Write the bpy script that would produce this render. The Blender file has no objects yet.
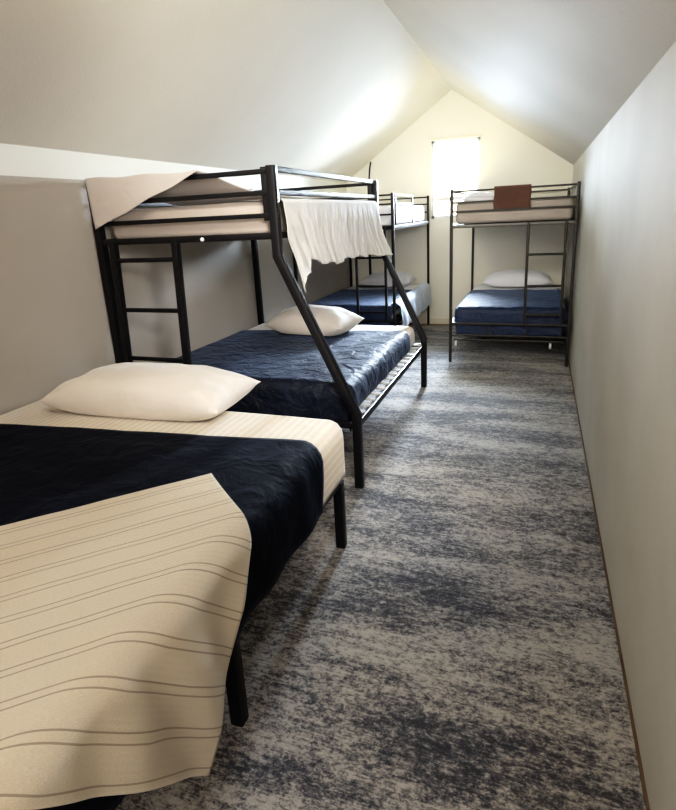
import bpy, bmesh, math, random
from mathutils import Vector, noise as mnoise
random.seed(4)
S = bpy.context.scene
COL = S.collection
PI = math.pi

# ------------------------------------------------------------------ materials
def nodes_of(name):
    m = bpy.data.materials.new(name); m.use_nodes = True
    nt = m.node_tree; b = nt.nodes['Principled BSDF']
    return m, nt, b

def N(nt, typ, **kw):
    n = nt.nodes.new(typ)
    for k, v in kw.items():
        if k in n.inputs.keys(): n.inputs[k].default_value = v
        else: setattr(n, k, v)
    return n

def ramp(nt, stops, interp='LINEAR'):
    r = nt.nodes.new('ShaderNodeValToRGB'); r.color_ramp.interpolation = interp
    e = r.color_ramp.elements
    while len(e) < len(stops): e.new(0.5)
    for i, (p, c) in enumerate(stops):
        e[i].position = p; e[i].color = (*c, 1) if len(c) == 3 else c
    return r

def coords(nt, scale=(1, 1, 1), kind='Object', rot=(0, 0, 0)):
    tc = nt.nodes.new('ShaderNodeTexCoord'); mp = nt.nodes.new('ShaderNodeMapping')
    mp.inputs['Scale'].default_value = scale; mp.inputs['Rotation'].default_value = rot
    nt.links.new(tc.outputs[kind], mp.inputs['Vector'])
    return mp.outputs['Vector']

def fabric(name, c1, c2, rough=.9, sheen=.3, nscale=3., weave=400., bump=.12, sheen_tint=(1, 1, 1), wrinkle=.25, wscale=7.):
    m, nt, b = nodes_of(name); L = nt.links.new
    v = coords(nt)
    n1 = N(nt, 'ShaderNodeTexNoise', Scale=nscale, Detail=4.); L(v, n1.inputs['Vector'])
    r = ramp(nt, [(.3, c1), (.7, c2)]); L(n1.outputs['Fac'], r.inputs['Fac']); L(r.outputs['Color'], b.inputs['Base Color'])
    n2 = N(nt, 'ShaderNodeTexNoise', Scale=weave, Detail=2.); L(v, n2.inputs['Vector'])
    n3 = N(nt, 'ShaderNodeTexNoise', Scale=wscale, Detail=5., Distortion=.6); L(v, n3.inputs['Vector'])
    b1 = N(nt, 'ShaderNodeBump', Strength=wrinkle, Distance=.03); L(n3.outputs['Fac'], b1.inputs['Height'])
    b2 = N(nt, 'ShaderNodeBump', Strength=bump, Distance=.003); L(n2.outputs['Fac'], b2.inputs['Height']); L(b1.outputs['Normal'], b2.inputs['Normal'])
    L(b2.outputs['Normal'], b.inputs['Normal'])
    b.inputs['Roughness'].default_value = rough
    b.inputs['Sheen Weight'].default_value = sheen; b.inputs['Sheen Roughness'].default_value = .4
    b.inputs['Sheen Tint'].default_value = (*sheen_tint, 1)
    return m

def paint(name, c1, c2, bump=.08, scale=1.2, fine=60., rough=.75):
    m, nt, b = nodes_of(name); L = nt.links.new
    v = coords(nt)
    n1 = N(nt, 'ShaderNodeTexNoise', Scale=scale, Detail=5.); L(v, n1.inputs['Vector'])
    r = ramp(nt, [(.3, c1), (.7, c2)]); L(n1.outputs['Fac'], r.inputs['Fac']); L(r.outputs['Color'], b.inputs['Base Color'])
    n2 = N(nt, 'ShaderNodeTexNoise', Scale=fine, Detail=4.); L(v, n2.inputs['Vector'])
    bm_ = N(nt, 'ShaderNodeBump', Strength=bump, Distance=.01); L(n2.outputs['Fac'], bm_.inputs['Height'])
    L(bm_.outputs['Normal'], b.inputs['Normal'])
    b.inputs['Roughness'].default_value = rough
    return m

def metal(name, c, rough=.35, spec=.5):
    m, nt, b = nodes_of(name); L = nt.links.new
    v = coords(nt)
    n1 = N(nt, 'ShaderNodeTexNoise', Scale=40., Detail=3.); L(v, n1.inputs['Vector'])
    r = ramp(nt, [(.3, (rough - .08,) * 3), (.7, (rough + .08,) * 3)]); L(n1.outputs['Fac'], r.inputs['Fac'])
    L(r.outputs['Color'], b.inputs['Roughness'])
    b.inputs['Base Color'].default_value = (*c, 1); b.inputs['Specular IOR Level'].default_value = spec
    return m

M = {}
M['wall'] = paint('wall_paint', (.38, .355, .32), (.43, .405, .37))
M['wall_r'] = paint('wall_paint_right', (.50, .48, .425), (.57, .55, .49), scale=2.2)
M['pale_strip'] = paint('pale_wall_strip', (.64, .64, .58), (.70, .70, .64))
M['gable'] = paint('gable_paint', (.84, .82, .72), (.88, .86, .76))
M['ceil'] = paint('ceiling_paint', (.61, .57, .495), (.68, .635, .555), scale=.9, bump=.12)
M['trim'] = paint('trim_paint', (.80, .75, .60), (.85, .80, .66), rough=.5)
M['white_trim'] = paint('white_frame_paint', (.85, .86, .86), (.9, .9, .9), rough=.4, bump=.02)
M['black'] = metal('black_powder_coat', (.008, .008, .010), .42, .28)
M['grey_metal'] = metal('dark_grey_metal', (.022, .020, .019), .42, .35)
M['rail_grey'] = metal('lit_grey_metal', (.085, .08, .072), .4)  # grey lightened to paint in the light on the upper end rails
M['slat'] = metal('pale_slat_metal', (.45, .45, .45), .4)
M['plastic'] = metal('white_plastic', (.75, .76, .78), .4)
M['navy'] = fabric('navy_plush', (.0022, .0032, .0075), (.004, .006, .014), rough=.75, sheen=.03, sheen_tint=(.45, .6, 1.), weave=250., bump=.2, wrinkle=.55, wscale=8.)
M['navy_far'] = fabric('navy_plush_sunlit', (.0028, .005, .013), (.005, .009, .024), rough=.60, sheen=.13, sheen_tint=(.42, .60, 1.), weave=250., bump=.3, wrinkle=.9, wscale=11.)  # window light worked into the navy as a lifted blue and sheen
M['navy_bright'] = fabric('blue_plush_sunlit', (.006, .015, .044), (.010, .024, .068), rough=.62, sheen=.22, sheen_tint=(.42, .60, 1.), weave=250., bump=.3, wrinkle=.8, wscale=10.)  # same navy plush, colour brightened further for window light at the far end
M['ivory'] = fabric('ivory_cotton', (.62, .565, .485), (.69, .635, .555), weave=300., wrinkle=.25)
M['white_pillow'] = fabric('white_pillow_cotton', (.58, .545, .50), (.64, .605, .565), weave=350., wrinkle=.35, wscale=5.)
M['blue_white'] = fabric('cool_white_cotton', (.82, .83, .88), (.87, .88, .92), weave=350., wrinkle=.35, wscale=5.)
M['pink_mattress'] = fabric('beige_mattress_ticking', (.36, .315, .28), (.41, .36, .325), weave=250., wrinkle=.2)
M['grey_sheet'] = fabric('grey_white_sheet', (.47, .46, .445), (.52, .51, .495), weave=350., wrinkle=.3, wscale=10.)
M['rose_sheet'] = fabric('off_white_sheet', (.44, .40, .375), (.49, .445, .42), weave=350., wrinkle=.3, wscale=8.)
M['sky_sheet'] = fabric('pale_blue_sheet', (.50, .60, .78), (.66, .74, .86), weave=350., wrinkle=.5, wscale=6.)
M['brown'] = fabric('brown_suede', (.075, .036, .026), (.11, .052, .038), weave=200., wrinkle=.3, sheen=.15)

def mk_striped_sheet():
    # ivory bedsheet with soft tone-on-tone stripes that follow the bed's length
    m = M['ivory'].copy(); m.name = 'ivory_striped_sheet'; nt = m.node_tree; L = nt.links.new
    b = nt.nodes['Principled BSDF']
    src = b.inputs['Base Color'].links[0].from_socket
    uv = N(nt, 'ShaderNodeUVMap'); sep = N(nt, 'ShaderNodeSeparateXYZ'); L(uv.outputs['UV'], sep.inputs[0])
    mul = N(nt, 'ShaderNodeMath', operation='MULTIPLY'); mul.inputs[1].default_value = 170.; L(sep.outputs['Y'], mul.inputs[0])
    sn = N(nt, 'ShaderNodeMath', operation='SINE'); L(mul.outputs[0], sn.inputs[0])
    r = ramp(nt, [(.45, (.86, .84, .80)), (.75, (1, 1, 1))]); 
    mr = N(nt, 'ShaderNodeMapRange'); mr.inputs['From Min'].default_value = -1; L(sn.outputs[0], mr.inputs['Value']); L(mr.outputs[0], r.inputs['Fac'])
    mx = N(nt, 'ShaderNodeMix', data_type='RGBA', blend_type='MULTIPLY'); mx.inputs['Factor'].default_value = .8
    L(src, mx.inputs['A']); L(r.outputs['Color'], mx.inputs['B']); L(mx.outputs['Result'], b.inputs['Base Color'])
    return m
M['ivory_stripe'] = mk_striped_sheet()

def mk_throw():
    m, nt, b = nodes_of('cream_throw_weave'); L = nt.links.new
    uv = N(nt, 'ShaderNodeUVMap'); sep = N(nt, 'ShaderNodeSeparateXYZ'); L(uv.outputs['UV'], sep.inputs[0])
    # sets of two thin lines, uv.y = metres from the top hem along the side hem
    def band(center, w):
        s = N(nt, 'ShaderNodeMath', operation='COMPARE'); s.inputs[1].default_value = center; s.inputs[2].default_value = w
        return s
    per = .094
    md = N(nt, 'ShaderNodeMath', operation='MODULO'); L(sep.outputs['Y'], md.inputs[0]); md.inputs[1].default_value = per
    tot = None
    for c, w in ((.040, .0020), (.061, .0020)):
        s = band(c, w); L(md.outputs[0], s.inputs[0])
        if tot is None: tot = s
        else:
            a = N(nt, 'ShaderNodeMath', operation='MAXIMUM'); L(tot.outputs[0], a.inputs[0]); L(s.outputs[0], a.inputs[1]); tot = a
    mg = N(nt, 'ShaderNodeMapping'); mg.inputs['Scale'].default_value = (140., 900., 1.); L(uv.outputs['UV'], mg.inputs['Vector'])
    wv = N(nt, 'ShaderNodeTexNoise', Scale=1., Detail=2.); L(mg.outputs['Vector'], wv.inputs['Vector'])
    # fine ribs across the cloth
    rb = N(nt, 'ShaderNodeMath', operation='MULTIPLY'); rb.inputs[1].default_value = 420.; L(sep.outputs['Y'], rb.inputs[0])
    rs = N(nt, 'ShaderNodeMath', operation='SINE'); L(rb.outputs[0], rs.inputs[0])
    base = ramp(nt, [(.25, (.60, .525, .41)), (.75, (.74, .665, .54))]); L(wv.outputs['Fac'], base.inputs['Fac'])
    mx = N(nt, 'ShaderNodeMix', data_type='RGBA'); L(base.outputs['Color'], mx.inputs['A']); mx.inputs['B'].default_value = (.30, .235, .165, 1)
    f = N(nt, 'ShaderNodeMath', operation='MULTIPLY'); f.inputs[1].default_value = .8; L(tot.outputs[0], f.inputs[0]); L(f.outputs[0], mx.inputs['Factor'])
    L(mx.outputs['Result'], b.inputs['Base Color'])
    ad = N(nt, 'ShaderNodeMath', operation='MULTIPLY_ADD'); ad.inputs[1].default_value = .12; L(rs.outputs[0], ad.inputs[0]); L(wv.outputs['Fac'], ad.inputs[2])
    sb = N(nt, 'ShaderNodeMath', operation='SUBTRACT'); L(ad.outputs[0], sb.inputs[0]); L(tot.outputs[0], sb.inputs[1])
    bp = N(nt, 'ShaderNodeBump', Strength=.8, Distance=.006); L(sb.outputs[0], bp.inputs['Height']); L(bp.outputs['Normal'], b.inputs['Normal'])
    b.inputs['Roughness'].default_value = .95; b.inputs['Sheen Weight'].default_value = .2
    return m
M['throw'] = mk_throw()
for k_ in ('navy',): M[k_].node_tree.nodes['Principled BSDF'].inputs['Specular IOR Level'].default_value = .12
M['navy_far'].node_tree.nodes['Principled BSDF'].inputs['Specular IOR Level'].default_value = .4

def mk_rug():
    m, nt, b = nodes_of('distressed_rug_pile'); L = nt.links.new
    def noise(sc, scale, detail, rough=.6, dist=0., off=(0, 0, 0)):
        tc = nt.nodes.new('ShaderNodeTexCoord'); mp = nt.nodes.new('ShaderNodeMapping')
        mp.inputs['Scale'].default_value = sc; mp.inputs['Location'].default_value = off
        L(tc.outputs['Object'], mp.inputs['Vector'])
        n = N(nt, 'ShaderNodeTexNoise', Scale=scale, Detail=detail, Roughness=rough, Distortion=dist); L(mp.outputs['Vector'], n.inputs['Vector'])
        return n.outputs['Fac']
    def mth(op, a, c, k=None):
        n = N(nt, 'ShaderNodeMath', operation=op)
        for i, x in enumerate((a, c) if k is None else (a, c, k)):
            if isinstance(x, (int, float)): n.inputs[i].default_value = x
            else: L(x, n.inputs[i])
        return n.outputs[0]
    big = noise((.45, 1.9, 1), 2.3, 4, .55, .3)                  # worn patches that run across the room
    mid = noise((1.2, 3.2, 1), 5.5, 5, .7, .2, (3, 7, 0))
    fine = noise((.9, 1.25, 1), 48., 6, .85, .3, (1, 2, 0))      # speckle of the pile
    streak = noise((1.0, 14., 1), 6., 6, .8, 0, (9, 4, 0))
    t = mth('MULTIPLY', big, .85)
    t = mth('MULTIPLY_ADD', mid, .55, t)
    t = mth('MULTIPLY_ADD', fine, 1.7, t)
    t = mth('MULTIPLY_ADD', streak, .65, t)
    t = mth('SUBTRACT', t, 1.35)                                # mean about .5
    r = ramp(nt, [(.27, (.022, .025, .034)), (.39, (.055, .059, .075)), (.48, (.13, .13, .137)), (.57, (.26, .252, .242)), (.72, (.41, .392, .366))])
    L(t, r.inputs['Fac'])
    # cool tint drifting along the room
    hue = noise((1, 1, 1), .8, 2, .5, 0, (5, 1, 0))
    hr = ramp(nt, [(.35, (.95, .98, 1.05)), (.65, (1.04, 1., .95))]); L(hue, hr.inputs['Fac'])
    mx = N(nt, 'ShaderNodeMix', data_type='RGBA', blend_type='MULTIPLY'); mx.inputs['Factor'].default_value = 1.
    L(r.outputs['Color'], mx.inputs['A']); L(hr.outputs['Color'], mx.inputs['B']); L(mx.outputs['Result'], b.inputs['Base Color'])
    bp = N(nt, 'ShaderNodeBump', Strength=.5, Distance=.006); L(fine, bp.inputs['Height']); L(bp.outputs['Normal'], b.inputs['Normal'])
    b.inputs['Roughness'].default_value = .9; b.inputs['Sheen Weight'].default_value = .15
    return m
M['rug'] = mk_rug()

def mk_wood():
    m, nt, b = nodes_of('brown_floorboards'); L = nt.links.new
    v = coords(nt, (14, 1.2, 1)); n = N(nt, 'ShaderNodeTexNoise', Scale=3., Detail=6.); L(v, n.inputs['Vector'])
    r = ramp(nt, [(.3, (.10, .065, .042)), (.7, (.18, .12, .08))]); L(n.outputs['Fac'], r.inputs['Fac']); L(r.outputs['Color'], b.inputs['Base Color'])
    b.inputs['Roughness'].default_value = .45
    return m
M['wood'] = mk_wood()

def mk_glass():
    m = bpy.data.materials.new('window_glass'); m.use_nodes = True; nt = m.node_tree; nt.nodes.clear(); L = nt.links.new
    o = N(nt, 'ShaderNodeOutputMaterial'); t = N(nt, 'ShaderNodeBsdfTransparent'); g = N(nt, 'ShaderNodeBsdfGlossy', Roughness=.02)
    fr = N(nt, 'ShaderNodeFresnel', IOR=1.45); mx = N(nt, 'ShaderNodeMixShader')
    L(fr.outputs[0], mx.inputs[0]); L(t.outputs[0], mx.inputs[1]); L(g.outputs[0], mx.inputs[2]); L(mx.outputs[0], o.inputs['Surface'])
    return m
M['glass'] = mk_glass()
def mk_vinyl():
    m, nt, b = nodes_of('white_vinyl_sash'); L = nt.links.new
    n = N(nt, 'ShaderNodeTexNoise', Scale=20.); r = ramp(nt, [(.3, (.86, .88, .88)), (.7, (.92, .93, .93))]); L(n.outputs['Fac'], r.inputs['Fac'])
    L(r.outputs['Color'], b.inputs['Base Color']); b.inputs['Roughness'].default_value = .4
    t = N(nt, 'ShaderNodeBsdfTranslucent'); t.inputs['Color'].default_value = (.9, .95, .95, 1)
    mx = N(nt, 'ShaderNodeMixShader'); mx.inputs[0].default_value = .012
    L(b.outputs[0], mx.inputs[1]); L(t.outputs[0], mx.inputs[2]); L(mx.outputs[0], nt.nodes['Material Output'].inputs['Surface'])
    return m
M['white_trim'] = mk_vinyl()

# ------------------------------------------------------------------ mesh helpers
def obj(name, bm, mat, parent=None, smooth=True, angle=35):
    me = bpy.data.meshes.new(name)
    bmesh.ops.recalc_face_normals(bm, faces=bm.faces)
    bm.to_mesh(me); bm.free()
    me.materials.append(mat)
    if smooth:
        for p in me.polygons: p.use_smooth = True
        me.set_sharp_from_angle(angle=math.radians(angle))
    o = bpy.data.objects.new(name, me); COL.objects.link(o)
    if parent is not None:
        o.parent = parent
        chain = Vector((0, 0, 0)); p = parent
        while p is not None: chain += p.location; p = p.parent
        o.location = -chain           # shapes are written in room coordinates
    return o

def tag(o, label, cat=None, group=None):
    o['label'] = label
    if cat: o['category'] = cat
    if group: o['group'] = group
    return o

def thing(name, label, cat, loc, group=None):
    o = bpy.data.objects.new(name, None); COL.objects.link(o); o.location = loc; o.empty_display_size = .1
    return tag(o, label, cat, group)

def struct(name, bm, mat, parent=None, smooth=False):
    o = obj(name, bm, mat, parent, smooth)
    if parent is None: o['kind'] = 'structure'
    return o

def box(bm, x0, x1, y0, y1, z0, z1, bev=0.):
    vs = [bm.verts.new((x, y, z)) for x in (x0, x1) for y in (y0, y1) for z in (z0, z1)]
    fs = [(0, 1, 3, 2), (4, 6, 7, 5), (0, 4, 5, 1), (2, 3, 7, 6), (0, 2, 6, 4), (1, 5, 7, 3)]
    ff = [bm.faces.new([vs[i] for i in f]) for f in fs]
    if bev > 0:
        es = list({e for f in ff for e in f.edges})
        bmesh.ops.bevel(bm, geom=es, offset=bev, segments=2, affect='EDGES', profile=.6)
    return bm

def quad(bm, *pts):
    bm.faces.new([bm.verts.new(p) for p in pts])

def sweep(bm, path, w, h=None, ref=(0, 1, 0), rnd=False, corner=.13):
    """sweep a rounded-square or round tube along a planar path; ref = normal of the path's plane"""
    h = h or w
    P = [Vector(p) for p in path]; ref = Vector(ref).normalized()
    if rnd:
        prof = [(math.cos(a) * w / 2, math.sin(a) * h / 2) for a in [2 * PI * i / 12 for i in range(12)]]
    else:
        c = corner * min(w, h); prof = []
        for sx, sy, a0 in ((1, 1, 0), (-1, 1, PI / 2), (-1, -1, PI), (1, -1, 1.5 * PI)):
            for a in (a0, a0 + PI / 4, a0 + PI / 2):
                prof.append((sx * (w / 2 - c) + c * math.cos(a), sy * (h / 2 - c) + c * math.sin(a)))
    rings = []
    for i, p in enumerate(P):
        a = (P[i] - P[i - 1]).normalized() if i > 0 else None
        b = (P[i + 1] - P[i]).normalized() if i < len(P) - 1 else None
        t = ((a or b) + (b or a)).normalized()
        k = 1. / max(.3, t.dot(b or a))
        s = t.cross(ref)
        if s.length < 1e-4: s = t.cross(Vector((1, 0, 0)) if abs(t.x) < .9 else Vector((0, 0, 1)))
        s.normalize(); n = s.cross(t).normalized()
        rings.append([bm.verts.new(p + s * u * k + n * v) for u, v in prof])
    m = len(prof)
    for r0, r1 in zip(rings, rings[1:]):
        for j in range(m): bm.faces.new((r0[j], r0[(j + 1) % m], r1[(j + 1) % m], r1[j]))
    bm.faces.new(rings[0][::-1]); bm.faces.new(rings[-1])
    return bm

def bar(name, path, w, mat, parent, h=None, ref=(0, 1, 0), rnd=False):
    return obj(name, sweep(bmesh.new(), path, w, h, ref, rnd), mat, parent)

def fnoise(x, y, z=0., s=1.):
    return mnoise.noise(Vector((x * s, y * s, z * s)))

# ------------------------------------------------------------------ soft goods
def mattress(name, x0, x1, y0, y1, z0, z1, mat, label, piping=None, r=.05):
    nx, ny = 24, 36
    bm = bmesh.new()
    box(bm, x0, x1, y0, y1, z0, z1)
    bmesh.ops.bevel(bm, geom=list(bm.edges), offset=r, segments=5, affect='EDGES', profile=.5)
    uvl = bm.loops.layers.uv.new('UVMap')
    for f in bm.faces:
        for l in f.loops:
            c = l.vert.co; l[uvl].uv = (c.x + (z1 - c.z if abs(f.normal.x) > .7 else 0), c.y)
    o = obj(name, bm, mat, None, True, 60)
    tag(o, label, 'mattress')
    return o

class Wrap:
    """lays a flat cloth over a mattress: beyond the edge it rolls over and hangs"""
    def __init__(s, x0, x1, y0, y1, z, r=.05, flare=.04, fold=.012, wr=.004, seed=0., dmax=9.):
        s.__dict__.update({k: v for k, v in locals().items() if k != 's'})
    def __call__(s, X, Y):
        cx = min(max(X, s.x0 + s.r), s.x1 - s.r); cy = min(max(Y, s.y0 + s.r), s.y1 - s.r)
        ox, oy = X - cx, Y - cy; d = math.hypot(ox, oy); dm = s.dmax + .0004 * (d - s.dmax)
        if d > s.dmax: ox, oy, d = ox * dm / d, oy * dm / d, dm
        w = max(0., s.wr * (fnoise(X, Y, s.seed, 3.) + .6 * fnoise(X, Y, s.seed + 5, 8.)) + s.wr)
        if d < 1e-9: return Vector((cx, cy, s.z + w))
        nx, ny = ox / d, oy / d; q = s.r * PI / 2
        if d < q:
            a = d / s.r; out = s.r * math.sin(a); z = s.z - s.r * (1 - math.cos(a)); k = a / (PI / 2)
        else:
            out = s.r + (d - q) * s.flare; z = s.z - s.r - (d - q); k = 1.
        along = X * ny - Y * nx + (math.atan2(ny, nx) * .25)
        hang = max(0., d - q * .5)
        f = s.fold * min(1., hang / .18) * max(0., .5 + .5 * math.sin(along * 26 + 2.2 * fnoise(along, hang * .8, s.seed + 9, 3.)) + .5 * fnoise(along, z, s.seed, 6.) + .4)
        out += f
        return Vector((cx + nx * (out + w * k), cy + ny * (out + w * k), z + w * (1 - k)))

def cloth_grid(name, fn, us, vs, mat, thick=.006, uvf=None, offset=1.):
    bm = bmesh.new(); uvl = bm.loops.layers.uv.new('UVMap')
    g = [[bm.verts.new(fn(u, v)) for v in vs] for u in us]
    for i in range(len(us) - 1):
        for j in range(len(vs) - 1):
            f = bm.faces.new((g[i][j], g[i + 1][j], g[i + 1][j + 1], g[i][j + 1]))
            for l, (a, b_) in zip(f.loops, ((i, j), (i + 1, j), (i + 1, j + 1), (i, j + 1))):
                l[uvl].uv = uvf(us[a], vs[b_]) if uvf else (us[a], vs[b_])
    me = bpy.data.meshes.new(name); bm.to_mesh(me); bm.free(); me.materials.append(mat)
    for p in me.polygons: p.use_smooth = True
    o = bpy.data.objects.new(name, me); COL.objects.link(o)
    md = o.modifiers.new('thickness', 'SOLIDIFY'); md.thickness = thick; md.offset = offset
    return o

def rng(a, b, n): return [a + (b - a) * i / (n - 1) for i in range(n)]

def pillow(name, c, w, d, h, rotz, mat, label, tilt=0., seed=0., plump=.5, group=None, rx=0.):
    """c = centre of the underside; w along its long side, d the short side, h full height"""
    bm = bmesh.new(); n, m_ = 40, 28
    top = []; bot = []
    def pos(u, v, side):
        # outline: sides pulled in a little between the four corners
        px = u * (1 - .10 * (1 - abs(u) ** 1.2 * 0) * (v * v * 0) - .055 * (1 - v * v) * abs(u) ** 3)
        py = v * (1 - .07 * (1 - u * u) * abs(v) ** 3)
        e = max(0., (1 - abs(u) ** 2.6)) ** plump * max(0., (1 - abs(v) ** 2.6)) ** plump
        wv = .012 * fnoise(u * 1.6, v * 1.6, seed, 1.5) * e ** .5 + .006 * fnoise(u * 4, v * 4, seed + 3, 1.2) * e ** .3
        rim = .36 + .05 * fnoise(u * 1.5, v * 1.5, seed + 7)
        z = h * (rim + (1 - rim) * e) + wv if side > 0 else h * (rim - rim * min(1., e * 1.7))
        return Vector((px * w / 2, py * d / 2, z))
    gt = [[bm.verts.new(pos(u, v, 1)) for v in rng(-1, 1, m_)] for u in rng(-1, 1, n)]
    gb = [[gt[i][j] if i in (0, n - 1) or j in (0, m_ - 1) else bm.verts.new(pos(-1 + 2 * i / (n - 1), -1 + 2 * j / (m_ - 1), -1)) for j in range(m_)] for i in range(n)]
    for g, fl in ((gt, 0), (gb, 1)):
        for i in range(n - 1):
            for j in range(m_ - 1):
                q = [g[i][j], g[i + 1][j], g[i + 1][j + 1], g[i][j + 1]]
                try: bm.faces.new(q[::-1] if fl else q)
                except ValueError: pass
    o = obj(name, bm, mat, None, True, 80)
    o.location = c; o.rotation_euler = (rx, tilt, rotz)
    tag(o, label, 'pillow', group)
    return o

# ------------------------------------------------------------------ the room
XL, XR, YF, YB = -2.612, .356, 7.70, -1.6
ZL, ZR, AX, AZ = 2.011, 2.021, -1.139, 3.04
bm = bmesh.new(); box(bm, XL - .1, XR + .1, YB - .1, YF + .1, -.12, 0.); struct('floor', bm, M['wood'])
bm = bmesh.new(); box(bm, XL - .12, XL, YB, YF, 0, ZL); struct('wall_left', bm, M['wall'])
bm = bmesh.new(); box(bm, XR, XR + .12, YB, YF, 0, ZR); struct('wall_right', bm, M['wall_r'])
# ceiling: two slopes meeting in a ridge
bm = bmesh.new()
prof = [(XL - .12, ZL - .12 * (AZ - ZL) / (AX - XL)), (AX, AZ), (XR + .12, ZR - .12 * (AZ - ZR) / (XR - AX)), (XR + .12, ZR + .1), (AX, AZ + .14), (XL - .12, ZL + .1)]
prof[0] = (XL - .12, ZL); prof.insert(1, (XL, ZL)); prof[3] = (XR, ZR); prof.insert(4, (XR + .12, ZR))
a = [bm.verts.new((x, YB - .1, z)) for x, z in prof]; b_ = [bm.verts.new((x, YF + .1, z)) for x, z in prof]
for i in range(len(prof)):
    j = (i + 1) % len(prof); bm.faces.new((a[i], a[j], b_[j], b_[i]))
struct('ceiling', bm, M['ceil'])
# gable wall with the window opening
WX0, WX1, WZ0, WZ1 = -1.400, -.768, 1.46, 2.45
def gable(y0, y1, hole):
    bm = bmesh.new()
    def slab(pts):
        f = [bm.verts.new((x, y0, z)) for x, z in pts]; g = [bm.verts.new((x, y1, z)) for x, z in pts]
        bm.faces.new(f); bm.faces.new(g[::-1])
        for i in range(len(pts)): bm.faces.new((f[i], g[i], g[(i + 1) % len(pts)], f[(i + 1) % len(pts)]))
    def roof(x): return ZL + (x - XL) * (AZ - ZL) / (AX - XL) if x < AX else AZ + (x - AX) * (ZR - AZ) / (XR - AX)
    if not hole: slab([(XL, 0), (XR, 0), (XR, ZR), (AX, AZ), (XL, ZL)])
    else:
        slab([(XL, 0), (WX0, 0), (WX0, roof(WX0)), (XL, ZL)])
        slab([(WX1, 0), (XR, 0), (XR, ZR), (WX1, roof(WX1))])
        slab([(WX0, 0), (WX1, 0), (WX1, WZ0), (WX0, WZ0)])
        slab([(WX0, WZ1), (WX1, WZ1), (WX1, roof(WX1)), (AX, AZ), (WX0, roof(WX0))])
    return bm
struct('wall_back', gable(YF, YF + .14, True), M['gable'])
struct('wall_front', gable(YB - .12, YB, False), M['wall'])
# pale strip of wall above the bunk head, under the left slope
bm = bmesh.new(); box(bm, XL, XL + .004, YB, YF, 1.852, ZL - .003); struct('wall_strip_1', bm, M['pale_strip'])
bm = bmesh.new(); box(bm, XL, XR, YF - .018, YF, 0, .088, .004); struct('baseboard_back', bm, M['trim'])
# window: outer frame, meeting rail, muntins, panes
win = thing('window_1', 'white sash window glowing with daylight in the gable wall', 'window', ((WX0 + WX1) / 2, YF, WZ0)); win['kind'] = 'structure'
bm = bmesh.new()
fw = .035
box(bm, WX0, WX0 + fw, YF + .02, YF + .09, WZ0, WZ1); box(bm, WX1 - fw, WX1, YF + .02, YF + .09, WZ0, WZ1)
box(bm, WX0, WX1, YF + .02, YF + .09, WZ1 - fw, WZ1); box(bm, WX0, WX1, YF + .02, YF + .09, WZ0, WZ0 + fw)
struct('window_frame', bm, M['white_trim'], win)
bm = bmesh.new(); box(bm, WX0 + fw, WX1 - fw, YF + .03, YF + .075, 2.165, 2.205); struct('meeting_rail', bm, M['white_trim'], win)
bm = bmesh.new(); box(bm, WX0 + fw, WX1 - fw, YF + .035, YF + .07, 1.685, 1.735); struct('sash_rail', bm, M['white_trim'], win)
bm = bmesh.new(); box(bm, WX0 + fw, WX1 - fw, YF + .04, YF + .06, 1.93, 1.945); struct('muntin', bm, M['white_trim'], win)
for z0, z1 in ((WZ0 + fw, 1.685), (1.735, 1.93), (1.945, 2.165), (2.205, WZ1 - fw)):
    bm = bmesh.new(); box(bm, WX0 + fw, WX1 - fw, YF + .048, YF + .052, z0, z1); struct('pane', bm, M['glass'], win)
bm = bmesh.new(); box(bm, WX0 - .04, WX1 + .04, YF - .012, YF, WZ1, WZ1 + .03, .003); struct('head_casing', bm, M['trim'], win)

# rug
bm = bmesh.new(); box(bm, XL + .03, (.344), YB + .05, 7.50, 0., .010, .003)
tag(obj('area_rug', bm, M['rug'], None, True), 'large distressed cream, grey and navy rug covering the floor', 'rug')
RZ = .0105

# ------------------------------------------------------------------ nearest bed
B1X0, B1X1, B1Y0, B1Y1, B1Z = -2.59, -.803, .16, 2.20, .69
bed = thing('double_bed', 'low black metal bed nearest the camera with no upper bunk', 'bed', (-1.7, 1.15, RZ))
for nm, p in (('side_rail', [(-.838, .16, .37), (-.838, 2.17, .37)]), ('side_rail', [(-2.53, .16, .37), (-2.53, 2.17, .37)])):
    bar(nm, p, .032, M['black'], bed, .05, (0, 0, 1))
for y in (.18, 2.168): bar('end_rail', [(-2.53, y, .37), (-.838, y, .37)], .03, M['black'], bed, .05, (0, 0, 1))
bar('centre_rail', [(-1.69, .16, .37), (-1.69, 2.17, .37)], .03, M['black'], bed, .04, (0, 0, 1))
for x in (-.838, -1.69, -2.53):
    for y in (.18, 1.165, 2.168):
        bar('leg', [(x, y, RZ), (x, y, .36)], .046, M['black'], bed, .046, (0, 1, 0))
for i in range(12):
    y = .3 + i * .16
    bar('slat', [(-2.53, y, .385), (-.84, y, .385)], .03, M['black'], bed, .012, (0, 0, 1))
mattress('mattress', B1X0, B1X1, B1Y0, B1Y1, .400, B1Z - .020, M['ivory'], 'thick cream mattress on the nearest low bed, under the fitted sheet', r=.07)
ws = Wrap(B1X0 - .004, B1X1 + .004, B1Y0, B1Y1 + .004, B1Z - .016, r=.07, flare=.0, fold=.001, wr=.002, seed=2., dmax=.308)
o = cloth_grid('fitted_sheet', ws, rng(B1X0 - .05, B1X1 + .240, 56), rng(1.40, B1Y1 + .2, 44), M['ivory_stripe'], .003, lambda u, v: (v, u))
tag(o, 'cream sheet with soft stripes showing at the head of the nearest bed', 'sheet')
wb = Wrap(B1X0 - .012, B1X1 + .012, B1Y0, B1Y1, B1Z - .006, r=.072, flare=.0, fold=.010, wr=.004, seed=11.)
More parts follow.
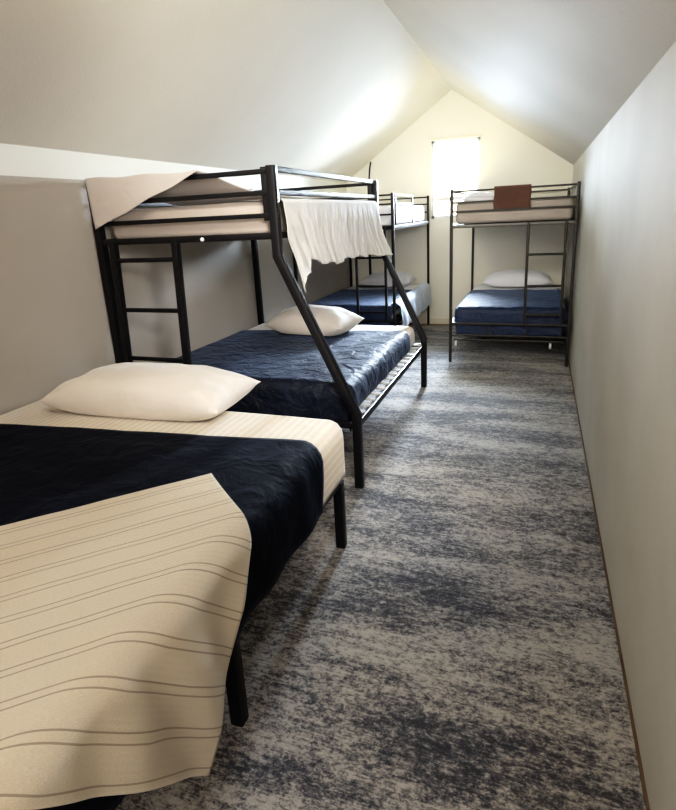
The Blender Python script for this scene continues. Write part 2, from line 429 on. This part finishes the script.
def blanket1(u, v):
    k = min(1., max(0., (u - B1X0) / (B1X1 - B1X0)))
    return wb(u, .3 + (v - .3) * (1. - .115 * (1 - k) - .13 * max(0., u - B1X1 + .06)))
o = cloth_grid('blanket', blanket1, rng(B1X0 - .0, B1X1 + .255, 80), rng(.3, 1.875, 80), M['navy'], .008)
tag(o, 'dark navy plush blanket on the nearest bed, under the cream throw', 'blanket')
pillow('pillow', (-1.81, 2.13, B1Z - .006), 1.0, .47, .205, math.radians(3), M['white_pillow'], 'white pillow at the head of the nearest low bed', seed=1., plump=.5)

# cream throw lying askew over the foot corner and hanging down the side
wt = Wrap(B1X0, B1X1 + .028, B1Y0 - .6, B1Y1, B1Z + .010, r=.062, flare=.0, fold=.022, wr=.003, seed=21.)
A = Vector((-1.059, 1.489)); B = Vector((-.268, .880)); C_ = Vector((-.70, 1.16))
LT = (B - A).length
def throw_fn(u, v):
    t = v / LT
    h = A * (1 - t) ** 2 + C_ * 2 * t * (1 - t) + B * t * t        # the right-hand hem
    e = Vector((-.68 - .05 * t, -.735 + .052 * t)).normalized()
    p = h + e * u
    return wt(p.x, p.y)
o = cloth_grid('throw_blanket', throw_fn, rng(0, 1.45, 130), rng(0, LT, 110), M['throw'], .008, lambda u, v: (u, v))
tag(o, 'cream woven throw with thin brown double stripes hanging off the nearest bed', 'throw')

# ------------------------------------------------------------------ middle bunk: narrow above, wide below
n2 = 2.767; f2 = n2 + 1.98
XU, XW, XP = -1.354, -.933, -2.565          # upper right post, lower right leg, left posts
ZT, ZK, ZB, ZF = 1.842, .4645, 1.371, 1.479
bunk = thing('bunk_bed', 'black metal bunk in the middle, wide lower bed, slanted legs, cloth-draped upper rails', 'bunk bed', ((XP + XW) / 2, (n2 + f2) / 2, RZ), )
for y in (n2, f2):
    bar('post', [(XP, y, RZ), (XP, y, ZT)], .050, M['black'], bunk)
    bar('slanted_post', [(XU, y, ZT), (XU, y, ZB), (XW, y, ZK), (XW, y, RZ)], .05, M['black'], bunk)
for y in (n2, f2):                          # end rails
    for z in (1.815, 1.706, 1.588):
        bar('guard_rail', [(XP + .02, y, z), (XU - .02, y, z)], .026, M['black'], bunk, .032, (0, 1, 0))
    bar('upper_end_rail', [(XP + .02, y, ZF), (XU - .02, y, ZF)], .036, M['black'], bunk)
    bar('lower_end_rail', [(XP + .02, y, .40), (XW - .02, y, .40)], .036, M['black'], bunk)
    bm = bmesh.new(); box(bm, XU - .062, XU - .025, y - .012, y + .012, 1.56, 1.838, .003); obj('corner_bracket', bm, M['black'], bunk)
for x in (XU, XP):                          # long upper rails
    for z in (1.826, 1.706):
        bar('guard_rail', [(x, n2 + .02, z), (x, f2 - .02, z)], .028, M['black'], bunk, .03, (0, 0, 1))
    bar('upper_side_rail', [(x, n2 + .02, ZF), (x, f2 - .02, ZF)], .036, M['black'], bunk, None, (0, 0, 1))
for x in (XW, XP):
    bar('lower_side_rail', [(x, n2 + .02, .405), (x, f2 - .02, .405)], .032, M['black'], bunk, .045, (0, 0, 1))
for i in range(16):
    y = n2 + .145 + i * .114
    bar('slat', [(XP + .02, y, .432), (XW + .004, y, .432)], .03, M['slat'], bunk, .012, (0, 0, 1))
for i in range(9):
    y = n2 + .15 + i * .21
    bar('upper_slat', [(XP + .02, y, 1.478), (XU - .02, y, 1.478)], .03, M['black'], bunk, .012, (0, 0, 1))
lad = bmesh.new()
for x0, x1 in ((-2.445, -2.495), (-1.995, -2.035)):
    sweep(lad, [(x0, n2 - .03, 1.470), (x1, n2 - .03, .30)], .042)
lad = obj('ladder', lad, M['black'], bunk)
for z in (1.368, 1.062, .748, .45):
    k = (1.47 - z) / 1.17
    bar('rung', [(-2.445 - .050 * k, n2 - .03, z), (-1.995 - .040 * k, n2 - .03, z)], .028, M['black'], lad, None, (0, 1, 0), True)
bm = bmesh.new(); bmesh.ops.create_uvsphere(bm, u_segments=12, v_segments=8, radius=.012)
bmesh.ops.translate(bm, verts=bm.verts, vec=(-1.815, n2 - .024, 1.475)); tag(obj('bolt', bm, M['plastic'], bunk), 'pale bolt head')

mattress('mattress', XP + .045, XU - .045, n2 + .05, f2 - .05, 1.487, 1.668, M['pink_mattress'], 'beige mattress on the top level of the middle bunk', r=.04)
B2 = (XP + .05, -1.005, n2 + .10, f2 - .06)
mattress('mattress', *B2, .441, .592, M['ivory'], 'mattress on the wide bottom level of the middle bunk', r=.05)
ws = Wrap(B2[0] - .004, B2[1] + .004, B2[2], B2[3] + .004, .595, r=.05, flare=.0, fold=.001, wr=.002, seed=31., dmax=.176)
o = cloth_grid('fitted_sheet', ws, rng(B2[0] - .1, B2[1] + .128, 40), rng(3.7, B2[3] + .1, 30), M['ivory_stripe'], .003, lambda u, v: (v, u))
tag(o, 'white sheet showing at the head of the middle bunk lower bed', 'sheet')
wb2 = Wrap(B2[0] - .012, B2[1] + .012, B2[2] - .012, B2[3], .603, r=.052, flare=.0, fold=.006, wr=.005, seed=37.)
def blanket2(u, v):
    k = max(0., (u - B2[0]) / (B2[1] - B2[0]))
    return wb2(u, v + (k - .5) * .16 * max(0., (v - n2 - .3) / 1.35))
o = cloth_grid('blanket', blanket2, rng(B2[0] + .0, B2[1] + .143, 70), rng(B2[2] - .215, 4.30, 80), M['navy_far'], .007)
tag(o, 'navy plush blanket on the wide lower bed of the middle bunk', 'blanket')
pillow('pillow', (-1.775, 4.23, .625), .74, .46, .22, math.radians(-8), M['white_pillow'], 'white pillow on the lower bed of the middle bunk', seed=5., plump=.6)

# grey sheet hung over the right-hand guard rail, one tail running down the slanted post
ZS = 1.674
def drape_fn(u, v):
    # u 0..1 along the rail; v < 0 lies on the mattress under the rail, v > 0 hangs outside
    L_ = f2 - n2 - .105
    y = n2 + .060 + u * L_
    if v <= 0:
        return Vector((XU - .02 + .22 * v, y, ZS + .004 * fnoise(u * 9, v * 3, 4.) * (v < -.3)))
    tail = u < .055
    g = .395 + .018 * math.sin(u * 8 + .6) + .010 * math.sin(u * 37)
    g -= .125 * max(0., 1 - u / .35)
    if tail: g = .49 - u * 1.6
    elif u < .075: g = .402 - (u - .055) / .02 * .105
    if u > .9: g += .03 * (u - .9) / .1
    r_ = .030
    if v < .1:
        a = PI / 2 * v / .1
        return Vector((XU - .02 + .02 + r_ * math.sin(a), y, ZS - r_ * (1 - math.cos(a))))
    k = (v - .1) / .9; d = k * g
    ph = u * 74 + 5. * fnoise(u * 4, k * .9, 2.) - 3.2 * k * (1 - u)
    pl = abs(math.sin(ph)) ** .7 * .6 + abs(math.sin(ph * .43 + 1.)) * .7
    fold = .026 * (.35 + .65 * k) * pl
    out = r_ + fold * min(1., k * 4) + .012 * k
    z = ZS - r_ - d
    if u < .12 and z < ZB + .06: out += (ZB + .06 - z) * .17 * (1. if tail else max(0., 1 - (u - .055) / .065))
    y += (.08 * (1 - u) * k * k if not tail else .035 * (1 - u / .055) * k * k - .0 )
    sl = max(0., (u - .80) / .20)
    out += sl * .085 * k * k; y += sl * .012 * k * k
    return Vector((XU + out, y, z))
o = cloth_grid('draped_sheet', drape_fn, rng(0, 1, 300), [-1, -.6, -.3] + rng(0, .1, 7) + rng(.12, 1, 40), M['grey_sheet'], .003, None, 0.)
tag(o, 'crumpled grey-white sheet hanging over the side rail of the middle bunk', 'sheet')

# off-white sheet thrown over the near corner of the upper bunk
def corner_fn(u, v):
    # u 0 (wall) .. 1, v: >0 outside, <0 inside
    x = XP - .010 + u * (XU - .43 - XP)
    zt = 1.857 - .012 * u + .004 * math.sin(u * 14)
    if v >= 0:
        g = .285 * (1 - u) ** 1.0 + .008
        x += .03 * (1 - u) * v
        return Vector((x, n2 - .034 - .010 * v - .008 * (math.sin(u * 11 + v * 3) * .5 + .5) * v, zt - .004 - g * v))
    k = -v
    yy = n2 + .034 + (.50 - .1 * u) * k
    zz = zt - .004 + (1.684 - zt) * (1 - (1 - k) ** 1.7) + .01 * math.sin(u * 9 + k * 5) * k * (1 - k) * 3
    return Vector((x + (.30 + .15 * u) * k + .05 * (1 - u) * (k > 0), yy, zz))
o = cloth_grid('draped_sheet', corner_fn, rng(0, 1, 50), rng(-1, 0, 24) [:-1] + rng(0, 1, 24), M['rose_sheet'], .004, None, 0.)
tag(o, 'off-white sheet thrown over the near wall-side corner of the middle bunk', 'sheet')

# ------------------------------------------------------------------ the two far bunks
def far_bunk(label, xl, xr, yn, zt, zf, lx, rails, met, side_guard, ladder_mat, rail_mat):
    yf = yn + 1.96
    t = thing('bunk_bed', label, 'bunk bed', ((xl + xr) / 2, (yn + yf) / 2, RZ))
    for x in (xl, xr):
        for y in (yn, yf):
            z0 = RZ if y < 7.4 else RZ * (y < 7.5)
            bar('post', [(x, y, z0), (x, y, zt)], .030, met, t)
    for y in (yn, yf):
        for z in rails: bar('guard_rail', [(xl + .015, y, z), (xr - .015, y, z)], .018, met, t, .018, (0, 1, 0))
        bar('upper_end_rail', [(xl + .015, y, zf), (xr - .015, y, zf)], .03, rail_mat, t, .045, (0, 1, 0))
        for z in (.425, .305): bar('lower_end_rail', [(xl + .015, y, z), (xr - .015, y, z)], .022, met, t, .022, (0, 1, 0))
        for k in (1 / 3, 2 / 3):
            x = xl + (xr - xl) * k
            bar('end_spindle', [(x, y, .31), (x, y, .42)], .014, met, t)
    for x in (xl, xr):
        bar('upper_side_rail', [(x, yn + .015, zf), (x, yf - .015, zf)], .03, met, t, .045, (0, 0, 1))
        bar('lower_side_rail', [(x, yn + .015, .41), (x, yf - .015, .41)], .03, met, t, .04, (0, 0, 1))
    for x, ys in side_guard:
        for z in rails[:2]: bar('guard_rail', [(x, ys[0], z), (x, ys[1], z)], .018, met, t, .018, (0, 0, 1))
        for y in ys: bar('guard_upright', [(x, y, zf), (x, y, rails[0])], .018, met, t)
    for i in range(8):
        y = yn + .12 + i * .245
        bar('slat', [(xl + .01, y, .418), (xr - .01, y, .418)], .03, met, t, .012, (0, 0, 1))
        bar('upper_slat', [(xl + .01, y, zf), (xr - .01, y, zf)], .03, met, t, .012, (0, 0, 1))
    lb = bmesh.new()
    for x in lx: sweep(lb, [(x, yn - .024, zf + .02), (x, yn - .024, .42)], .026)
    ld = obj('ladder', lb, ladder_mat, t)
    for z in (1.117, .815, .53): bar('rung', [(lx[0], yn - .024, z), (lx[1], yn - .024, z)], .022, ladder_mat, ld, None, (0, 1, 0), True)
    return t

n4 = 5.645; X4L, X4R = -.826, .318
b4 = far_bunk('slim black metal bunk at the far end against the right wall', X4L, X4R, n4, 1.757, 1.403, (-.098, .235), (1.735, 1.63, 1.545), M['grey_metal'], [(X4R, (n4 + .02, n4 + 1.94)), (X4L, (n4 + .02, n4 + 1.1))], M['grey_metal'], M['rail_grey'])
# the pull-out bar and its two pale castors under the lower bed
bar('trundle_bar', [(X4L + .03, n4 + .05, .245), (X4R - .03, n4 + .05, .245)], .022, M['grey_metal'], b4)
for x in (X4L + .05, X4R - .16):
    bm = bmesh.new(); bmesh.ops.create_cone(bm, cap_ends=True, segments=14, radius1=.032, radius2=.032, depth=.02)
    for v in bm.verts: v.co = Vector((x + v.co.z, n4 + .05 + v.co.x, .205 + v.co.y))
    tag(obj('castor', bm, M['plastic'], b4), 'pale castor')
n3 = 5.683; X3L, X3R = -2.575, -1.435
b3 = far_bunk('slim black metal bunk in the far left corner behind the middle bunk', X3L, X3R, n3, 1.765, 1.415, (-1.84, -1.517), (1.745, 1.655, 1.552), M['black'], [(X3R, (n3 + .12, n3 + .95)), (X3L, (n3 + .02, n3 + 1.94))], M['black'], M['black'])
bar('head_spindle', [(-2.28, n3 + 1.96, .43), (-2.28, n3 + 1.96, 1.40)], .03, M['black'], b3)

def far_bedding(xl, xr, yn, zu, who, navy, upmat, upname, hang_r):
    yf = yn + 1.96
    mattress('mattress', xl + .035, xr - .035, yn + .035, yf - .035, zu + .024, zu + .225, upmat, upname + ' mattress on the top level of the ' + who, r=.035)
    R_ = (xl + .045, xr - .045, yn + .06, yf - .03)
    mattress('mattress', *R_, .433, .575, M['blue_white'], 'white mattress on the bottom level of the ' + who, r=.04)
    w = Wrap(R_[0] - .006, R_[1] + .006, R_[2] - .006, R_[3], .580, r=.04, flare=0., fold=.004, wr=.006, seed=xl * 7, dmax=.305)
    o = cloth_grid('blanket', w, rng(R_[0] - .10, R_[1] + hang_r, 44), rng(R_[2] - .27, yf - .63, 70), navy, .006)
    tag(o, 'navy blanket on the lower bed of the ' + who, 'blanket')
    return R_
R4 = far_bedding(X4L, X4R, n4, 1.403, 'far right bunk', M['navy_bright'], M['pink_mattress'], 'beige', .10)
pillow('pillow', (-.235, n4 + 1.66, .602), .82, .46, .19, 0, M['blue_white'], 'white pillow on the lower bed of the far right bunk', seed=8., plump=.6)
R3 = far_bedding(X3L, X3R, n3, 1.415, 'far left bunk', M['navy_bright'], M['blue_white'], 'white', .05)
pillow('pillow', (-1.93, n3 + 1.64, .602), .70, .46, .19, 0, M['blue_white'], 'white pillow on the lower bed of the far left bunk', seed=9., plump=.6)
w3 = Wrap(R3[0], R3[1] + .072, *R3[2:], .598, r=.045, flare=.03, fold=.022, wr=.006, seed=55.)
o = cloth_grid('rumpled_sheet', w3, rng(R3[1] - .02, R3[1] + .33, 30), rng(n3 + .12, R3[3] - .05, 70), M['sky_sheet'], .004)
tag(o, 'pale blue-white sheet bunched down the open side of the far left bunk', 'sheet')

# brown cloth folded over the top rails of the far right bunk
def brown_fn(u, v):
    x = -.425 + u * .335
    if v < 0: return Vector((x, n4 + .016, 1.748 + v * .10))
    if v < .1:
        a = PI * v / .1
        return Vector((x, n4 + .016 * math.cos(a), 1.748 + .012 * math.sin(a)))
    k = (v - .1) / .9
    return Vector((x + .004 * math.sin(k * 7), n4 - .017 - .006 * math.sin(u * PI) * k - .003 * math.sin((u + k) * 9) * k, 1.748 - .195 * k))
o = cloth_grid('folded_cloth', brown_fn, rng(0, 1, 24), [-1, -.5] + rng(0, .1, 7) + rng(.15, 1, 20), M['brown'], .003, None, 0.)
tag(o, 'square brown cloth hung over the top rails of the far right bunk', 'cloth')
# small white pillow seen between the rails of the far right bunk
pillow('pillow', (-.60, n4 + .42, 1.403 + .228), .34, .40, .10, .2, M['blue_white'], 'small white pillow on top of the far right bunk beside the brown cloth', seed=14., plump=.6)
# dark curved hook on the gable wall above the far left corner
bm = bmesh.new()
hp = [(-2.262, YF - .022, 2.02)] + [(-2.262 + .03 * k * k, YF - .022, 2.02 + .235 * k) for k in rng(.15, 1, 8)]
sweep(bm, hp, .022, .022, (0, 1, 0), True)
tag(obj('wall_hook', bm, M['black'], None), 'thin dark curved rod upright on the gable wall in the left corner', 'hook')

# ------------------------------------------------------------------ light
W = bpy.data.worlds.new('World'); S.world = W; W.use_nodes = True
bg = W.node_tree.nodes['Background']
sky = W.node_tree.nodes.new('ShaderNodeTexSky'); sky.sky_type = 'NISHITA'; sky.sun_disc = False; sky.sun_elevation = math.radians(50)
mixn = W.node_tree.nodes.new('ShaderNodeMix'); mixn.data_type = 'RGBA'; mixn.inputs['Factor'].default_value = .85
mixn.inputs['B'].default_value = (.95, 1., 1., 1)
W.node_tree.links.new(sky.outputs[0], mixn.inputs['A']); W.node_tree.links.new(mixn.outputs['Result'], bg.inputs['Color'])
bg.inputs['Strength'].default_value = 3.

def area(name, loc, target, sx, sy, power, color, spread=PI):
    l = bpy.data.lights.new(name, 'AREA'); l.shape = 'RECTANGLE'; l.size = sx; l.size_y = sy; l.energy = power; l.color = color; l.spread = spread
    o = bpy.data.objects.new(name, l); COL.objects.link(o); o.location = loc
    o.rotation_euler = (Vector(target) - Vector(loc)).to_track_quat('-Z', 'Y').to_euler()
    return o
WXC = (WX0 + WX1) / 2
area('sky_light', (WXC, YF + .40, 2.25), (WXC - .9, 3.6, .2), .9, 1.1, 430, (.72, .85, 1.), math.radians(95))
area('lawn_bounce', (WXC + .6, YF + 1.5, .65), (WXC - 1.2, 4.2, 3.0), 2.4, .9, 190, (1., .93, .52))
area('gable_fill', (AX + .25, 7.35, 1.72), (AX - .3, 7.0, 3.), .5, .25, 6.5, (1., .95, .58))  # added lamp, unseen from the camera, lifts the gable and nearby slopes
area('room_fill', (-.3, -1.25, 1.3), (-1.2, 3., 2.6), 1.4, .9, 36, (1., .85, .72))  # added warm fill behind the camera, no fixture there
area('bed_fill', (-1.0, .6, 2.8), (-1.6, 2.0, .6), 1.0, .6, 14, (1., .85, .69))  # overhead fill added to brighten the nearest bed and throw
area('side_fill', (.1, .85, 1.95), (-1.9, 4.4, .6), .5, .4, 17, (1., .93, .86), math.radians(80))  # added fill reaching under the middle bunk's upper level
area('ridge_fill', (AX, 1.3, 2.82), (AX, 7.7, 2.2), 1.2, .35, 48, (1., .97, .84), math.radians(95))  # fill added under the ridge to brighten the gable wall

# ------------------------------------------------------------------ camera
cam = bpy.data.cameras.new('Camera'); co = bpy.data.objects.new('Camera', cam); COL.objects.link(co); S.camera = co
F, CY = 541.876, 372.069
yaw, pitch, roll = map(math.radians, (-20.5115, -16.1222, -2.9373))
fwd = Vector((math.sin(yaw) * math.cos(pitch), math.cos(yaw) * math.cos(pitch), math.sin(pitch)))
rt = fwd.cross(Vector((0, 0, 1))).normalized(); up = rt.cross(fwd)
r2 = math.cos(roll) * rt + math.sin(roll) * up; u2 = -math.sin(roll) * rt + math.cos(roll) * up
from mathutils import Matrix
co.matrix_world = Matrix(((r2.x, u2.x, -fwd.x, 0), (r2.y, u2.y, -fwd.y, 0), (r2.z, u2.z, -fwd.z, 1.5705), (0, 0, 0, 1)))
cam.sensor_fit = 'VERTICAL'; cam.sensor_height = 36; cam.lens = 36 * F / 810
cam.shift_y = -(405 - CY) / 810
cam.clip_start = .02
S.view_settings.view_transform = 'Standard'
S.view_settings.look = 'None'
S.view_settings.exposure = 0.

# a gentle film-like tone curve
vs = S.view_settings; vs.use_curve_mapping = True
cm = vs.curve_mapping; cv = cm.curves[3]
cv.points[0].location = (0, 0); cv.points[1].location = (1, 1.0)
for p in ((.016, .007), (.06, .047), (.22, .235), (.55, .63)): cv.points.new(*p)
cm.update()
